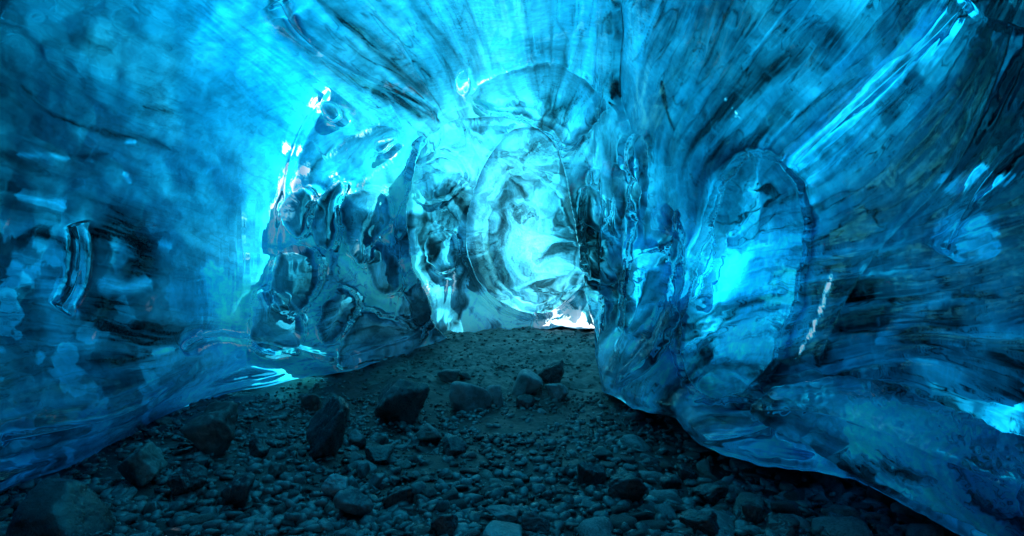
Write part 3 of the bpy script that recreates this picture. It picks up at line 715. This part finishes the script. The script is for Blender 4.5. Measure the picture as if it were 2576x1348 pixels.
# ------------------------------------------------------------------ stones
import bmesh
def ico(sub):
    bm = bmesh.new(); bmesh.ops.create_icosphere(bm, subdivisions=sub, radius=1)
    v = np.array([x.co[:] for x in bm.verts]); f = np.array([[x.index for x in p.verts] for p in bm.faces]); bm.free(); return v, f
ICO = {k: ico(k) for k in (1, 2, 3, 4, 5)}
def n3(p, s, seed):
    return (vnoise(p[:, 0]*s+3, p[:, 1]*s+p[:, 2]*s*.7, seed)+vnoise(p[:, 1]*s+8, p[:, 2]*s-p[:, 0]*s*.6, seed+1)+vnoise(p[:, 2]*s+1, p[:, 0]*s+p[:, 1]*s*.5, seed+2))/3-.5
def rock_verts(rs, sub, p=9., ncut=12, rough=1.):
    v, f = ICO[sub]
    nrm = rs.randn(ncut, 3); nrm /= np.linalg.norm(nrm, axis=1, keepdims=True)
    h = rs.uniform(.5, 1.05, ncut)
    nrm = np.vstack([nrm, np.eye(3), -np.eye(3)]); h = np.r_[h, np.full(6, 1.15)]
    dots = np.maximum(v@nrm.T, 0)/h
    r = (dots**p).sum(1)**(-1/p)
    sd = rs.randint(1000)
    r = r*(1+.22*rough*n3(v, 1.6, sd)+.10*rough*n3(v, 4.2, sd+5)+((.06*rough*n3(v, 11, sd+9)+.03*rough*n3(v, 23, sd+3)-.05*rough*np.exp(-(n3(v, 3.1, sd+2)/.02)**2)) if sub > 3 else 0))
    q = v*r[:, None]
    q = q-(q.max(0)+q.min(0))/2; q = q/(q.max(0)-q.min(0))*2
    return q, f
def mk(name, v, f, mat):
    me = bpy.data.meshes.new(name); me.from_pydata(v.tolist(), [], f.tolist()); me.update()
    me.polygons.foreach_set('use_smooth', np.ones(len(f), bool)); me.materials.append(mat); return me
def place(name, me, x, y, z, rz):
    o = bpy.data.objects.new(name, me); COL.objects.link(o); o.location = (x, y, z); o.rotation_euler = (0, 0, rz); return o

# (x, base y, width, height, sharpness, tilt, material, name, label)
BIG = [
 (508,1152,140,140,12,-8,2,'boulder','big pale-topped boulder under the left ice lip, wet grey face towards the viewer'),
 (803,1160,122,165,14,18,0,'boulder','black slab boulder leaning left with a thin lit edge, right of the pale-topped boulder'),
 (775,1040,62,50,10,0,2,'boulder','brown block just behind the top of the leaning black slab'),
 (847,1068,62,60,10,0,1,'rock','grey angular rock right of and behind the leaning black slab'),
 (998,1082,156,118,12,6,0,'boulder','wide dark jagged boulder on the slope left of the smooth egg boulder'),
 (1180,1040,116,84,5,12,1,'boulder','smooth rounded grey-green egg boulder in the middle of the gravel bank'),
 (1246,1024,46,56,9,-20,1,'rock','narrow angular rock touching the right side of the smooth egg boulder'),
 (1326,1004,88,66,6,-6,1,'boulder','rounded boulder with a flat sloping top, right of the narrow angular rock'),
 (1386,968,74,60,10,0,0,'boulder','dark broken boulder farthest up the gravel bank near the lit exit'),
 (1402,1010,70,42,8,0,1,'rock','low rock in front of the farthest dark broken boulder'),
 (1321,1029,54,36,8,0,0,'rock','small dark rock in front of the flat-topped boulder'),
 (1128,965,66,32,8,0,1,'rock','flat rock half sunk behind the smooth egg boulder'),
 (1166,958,40,20,5,0,0,'rock','small round cap rock just above the smooth egg boulder'),
 (1078,1122,74,56,9,20,2,'rock','brownish rock left of a dark blocky one below the bank'),
 (1140,1150,70,48,11,0,0,'rock','dark blocky rock at the centre of the floor below the bank'),
 (893,1128,52,50,11,0,1,'rock','pointed grey rock right of the leaning black slab foot'),
 (944,1170,78,46,8,0,0,'rock','oval dark rock right of the pointed grey rock'),
 (95,1372,236,135,6,0,0,'boulder','rounded dark boulder cut by the bottom left corner'),
 (318,1228,130,110,11,-25,2,'boulder','dark boulder with a ragged pink-grey lit edge under the lip at far left'),
 (458,1262,96,86,12,20,0,'boulder','dark wedge boulder below the big pale-topped boulder'),
 (588,1282,84,92,9,25,0,'boulder','dark slanting boulder right of the dark wedge boulder'),
 (838,1262,76,62,10,0,1,'rock','squarish rock behind the bright round-cornered boulder at the bottom'),
 (881,1316,100,78,8,0,1,'boulder','bright round-cornered block boulder near the bottom left of centre'),
 (880,1240,40,44,8,0,1,'rock','upright small rock between the squarish rock and the bank'),
 (943,1232,44,40,8,15,1,'rock','small tilted rock right of the upright small rock'),
 (912,1205,34,44,12,0,1,'rock','thin pointed upright rock behind the small tilted one'),
 (1002,1275,90,44,8,0,0,'rock','low dark rock right of the bright round-cornered block'),
 (688,1205,46,38,9,0,2,'rock','small brown rock alone on dark gravel left of centre'),
 (1115,1352,74,54,9,0,0,'rock','dark rock cut by the bottom edge left of the middle'),
 (1262,1332,98,46,10,0,1,'rock','broad grey rock at the bottom edge, right of the middle'),
 (1349,1350,84,54,9,0,0,'rock','dark rock right of the broad grey rock at the bottom edge'),
 (1264,1376,112,40,5,0,1,'rock','flat smooth stone cut by the bottom edge in front of the broad grey rock'),
 (1491,1224,82,62,10,0,0,'boulder','rough black round boulder right of centre'),
 (1583,1270,108,82,11,0,0,'boulder','dark pyramid boulder right of the rough black round one'),
 (1640,1195,66,38,9,15,0,'rock','sloping flat rock behind the dark pyramid boulder'),
 (1520,1160,50,32,8,0,2,'rock','brown-faced rock on pebbles below the right ice lip'),
 (1738,1216,64,40,7,0,0,'rock','low rock in the right field with a bright rim, farthest of the large ones'),
 (1795,1276,92,56,9,0,0,'rock','rock with streaked bright top in the right field'),
 (1768,1358,104,62,9,10,0,'rock','rounded rock at the bottom edge below the streaked rock'),
 (1900,1322,62,60,9,-20,0,'rock','leaning tooth-shaped rock right of the streaked rock'),
 (1690,1240,60,44,9,0,0,'rock','small humped rock left of the low bright-rimmed rock'),
 (1985,1362,84,50,7,0,0,'rock','rounded rock at the bottom edge, farthest right'),
 (640,1160,64,52,9,0,0,'rock','dark rock on the shadowed slope between the pale-topped boulder and the slab'),
]
placed = []
for i, (px, py, wd, ht, p, tilt, mi, nm, lab) in enumerate(BIG):
    rs = np.random.RandomState(100+i)
    x, y = on_ground(px, min(py, 1375))
    y += wd/F*y*.30; s = y/F
    v, f = rock_verts(rs, 5 if wd > 60 else 4, p*1.6, 14 if p > 8 else 9, 1.7 if p > 6 else .7)
    a = math.radians(tilt); c, sn = math.cos(a), math.sin(a)
    hw, hh = wd*s/2, ht*s/2*1.12
    v = v*np.array([hw, hw*.85, hh]); v = np.stack([v[:, 0]*c+v[:, 2]*sn, v[:, 1], -v[:, 0]*sn+v[:, 2]*c], 1)
    v = v/(v.max(0)-v.min(0))*2*np.array([hw*.9, hw*.75, hh*.98])
    zb = float(ground_z(x, y)); v[:, 2] -= v[:, 2].min()
    # base in the ground, top at the photographed height
    o = place(nm, mk(nm, v, f, ROCKM[mi]), x, y, zb-hh*.30, 0)
    tag(o, lab, 'boulder' if nm == 'boulder' else 'rock')
    placed.append((x, y, hw))
print('big rocks', len(placed))

# loose stones: the largest in view one by one, the rest as one spread of gravel
protos = [[mk('stone', *rock_verts(np.random.RandomState(500+k), 3, [6, 8, 11][k % 3], 8), ROCKM[[0, 1, 0, 1, 2, 0][k % 6]]) for k in range(18)]][0]
rs = random.Random(7)
def inview(x, y):
    px = CX+x/y*F; py = HY+(CAMZ-float(ground_z(x, y)))/y*F
    return px, py
lipf = lambda px: np.interp(px, LIP[:, 0], LIP[:, 1])
cand = 0; stones = []
while len(stones) < 300-len(BIG)-2 and cand < 60000:
    cand += 1
    px = rs.uniform(-30, 2420); py = 1000+ (1372-1000)*rs.random()**.7
    if py < lipf(px)+6: continue
    dens_p = .35 if px < 700 else (.6 if px < 1100 else (.55 if px < 1450 else 1.0))
    if py < 1130 and px < 1500: dens_p *= .4
    if rs.random() > dens_p: continue
    wpx = rs.uniform(16, 30)*(1+1.3*rs.random()**3)*(.55+.75*(py-1000)/372)*(1.9 if px > 1450 and py > 1120 else 1.1)
    x, y = on_ground(px, py); r = wpx/F*y/2
    if any(math.hypot(x-a, y-b) < (r+c)*.92 for a, b, c in placed): continue
    placed.append((x, y, r)); stones.append((x, y, r))
for k, (x, y, r) in enumerate(stones):
    o = place('stone', protos[k % 18], x, y, float(ground_z(x, y))+r*.18, rs.uniform(0, 6.28))
    o.scale = (r*rs.uniform(.9, 1.25), r*rs.uniform(.7, 1.), r*rs.uniform(.45, .75))
    o.rotation_euler = (rs.uniform(-.35, .35), rs.uniform(-.35, .35), rs.uniform(0, 6.28))
    tag(o, 'small loose stone lying among the dark gravel of the cave floor', 'stone', 'loose stones on the cave floor')

rn = np.random.RandomState(3)
shapes = [rock_verts(np.random.RandomState(900+k), 2, [6, 8, 11][k % 3], 7) for k in range(14)]
shapes1 = [rock_verts(np.random.RandomState(950+k), 1, 8, 7) for k in range(14)]
def scatter(n, pyf, pw, lowres, seed):
    rn = np.random.RandomState(seed); Vs = []; Fs = []; off = 0
    px = rn.uniform(-60, 2460, n); py = np.array([pyf(rn) for _ in range(n)], float)
    pxs = np.array([pw(rn, p_) for p_ in py])
    Y = np.full(n, 3.)
    for _ in range(30): Y = .5*Y+.5*(CAMZ-ground_z((px-CX)/F*Y, Y))/((py-HY)/F)
    far = py <= 880; Y = np.where(far, rn.uniform(5.5, 8.6, n), Y); X = (px-CX)/F*Y
    keep = (((py >= lipf(px)-26) | ((px > 1090) & (px < 1515))) & (Y < 9.5) & (Y > .5))
    keep &= (fbm(X*1.3, Y*1.3, 3, 140) > .36) | (rn.rand(n) < .25)
    for x, y, wp in zip(X[keep], Y[keep], pxs[keep]):
        r = wp/F*y/2
        v, f = (shapes1 if lowres else shapes)[rn.randint(14)]
        a = rn.uniform(0, 6.28); c, s = math.cos(a), math.sin(a)
        q = v*np.array([r*rn.uniform(.9, 1.3), r*rn.uniform(.6, 1.), r*rn.uniform(.45, .85)])
        q = q@np.array([[c, s, 0], [-s, c, 0], [0, 0, 1]])
        tl = rn.uniform(-.5, .5); q = q@np.array([[1, 0, 0], [0, math.cos(tl), math.sin(tl)], [0, -math.sin(tl), math.cos(tl)]])
        Vs.append(q+np.array([x, y, 0.])); Fs.append(f+off); off += len(v)
    C = np.array([[q[:, 0].mean(), q[:, 1].mean()] for q in Vs]); zz = ground_z(C[:, 0], C[:, 1])
    for i, q in enumerate(Vs): q[:, 2] += zz[i]+rn.uniform(.1, .5)*(q[:, 2].max())
    return np.concatenate(Vs), np.concatenate(Fs), off
A = [scatter(5200, lambda r: 985+400*r.rand()**.8, lambda r, py: (9+30*r.rand()**2.2)*(.5+.8*(py-985)/400), False, 1),
     scatter(5200, lambda r: 885+240*r.rand(), lambda r, py: r.uniform(5, 14)*(.6+.6*(py-885)/200), True, 2),
     scatter(3600, lambda r: 870, lambda r, py: r.uniform(3.5, 11), True, 4),
     scatter(4500, lambda r: 1000+380*r.rand(), lambda r, py: r.uniform(5, 10)*(.6+.5*(py-985)/400), True, 5)]
Vs, Fs, off = [], [], 0
for v, f, nn in A: Vs.append(v); Fs.append(f+off); off += nn
V = np.concatenate(Vs); Fc = np.concatenate(Fs)
me = bpy.data.meshes.new('gravel'); me.vertices.add(len(V)); me.vertices.foreach_set('co', V.astype(np.float32).ravel())
me.loops.add(len(Fc)*3); me.loops.foreach_set('vertex_index', Fc.astype(np.int32).ravel())
me.polygons.add(len(Fc)); me.polygons.foreach_set('loop_start', np.arange(0, len(Fc)*3, 3, dtype=np.int32)); me.polygons.foreach_set('loop_total', np.full(len(Fc), 3, np.int32))
me.update(calc_edges=True); me.polygons.foreach_set('use_smooth', np.ones(len(Fc), bool)); me.materials.append(GRAVM)
o = bpy.data.objects.new('gravel', me); COL.objects.link(o)
tag(o, 'dark wet pebbles and gravel covering the cave floor', 'gravel', None, 'stuff')
print('gravel verts', len(V), 'stones', len(stones))
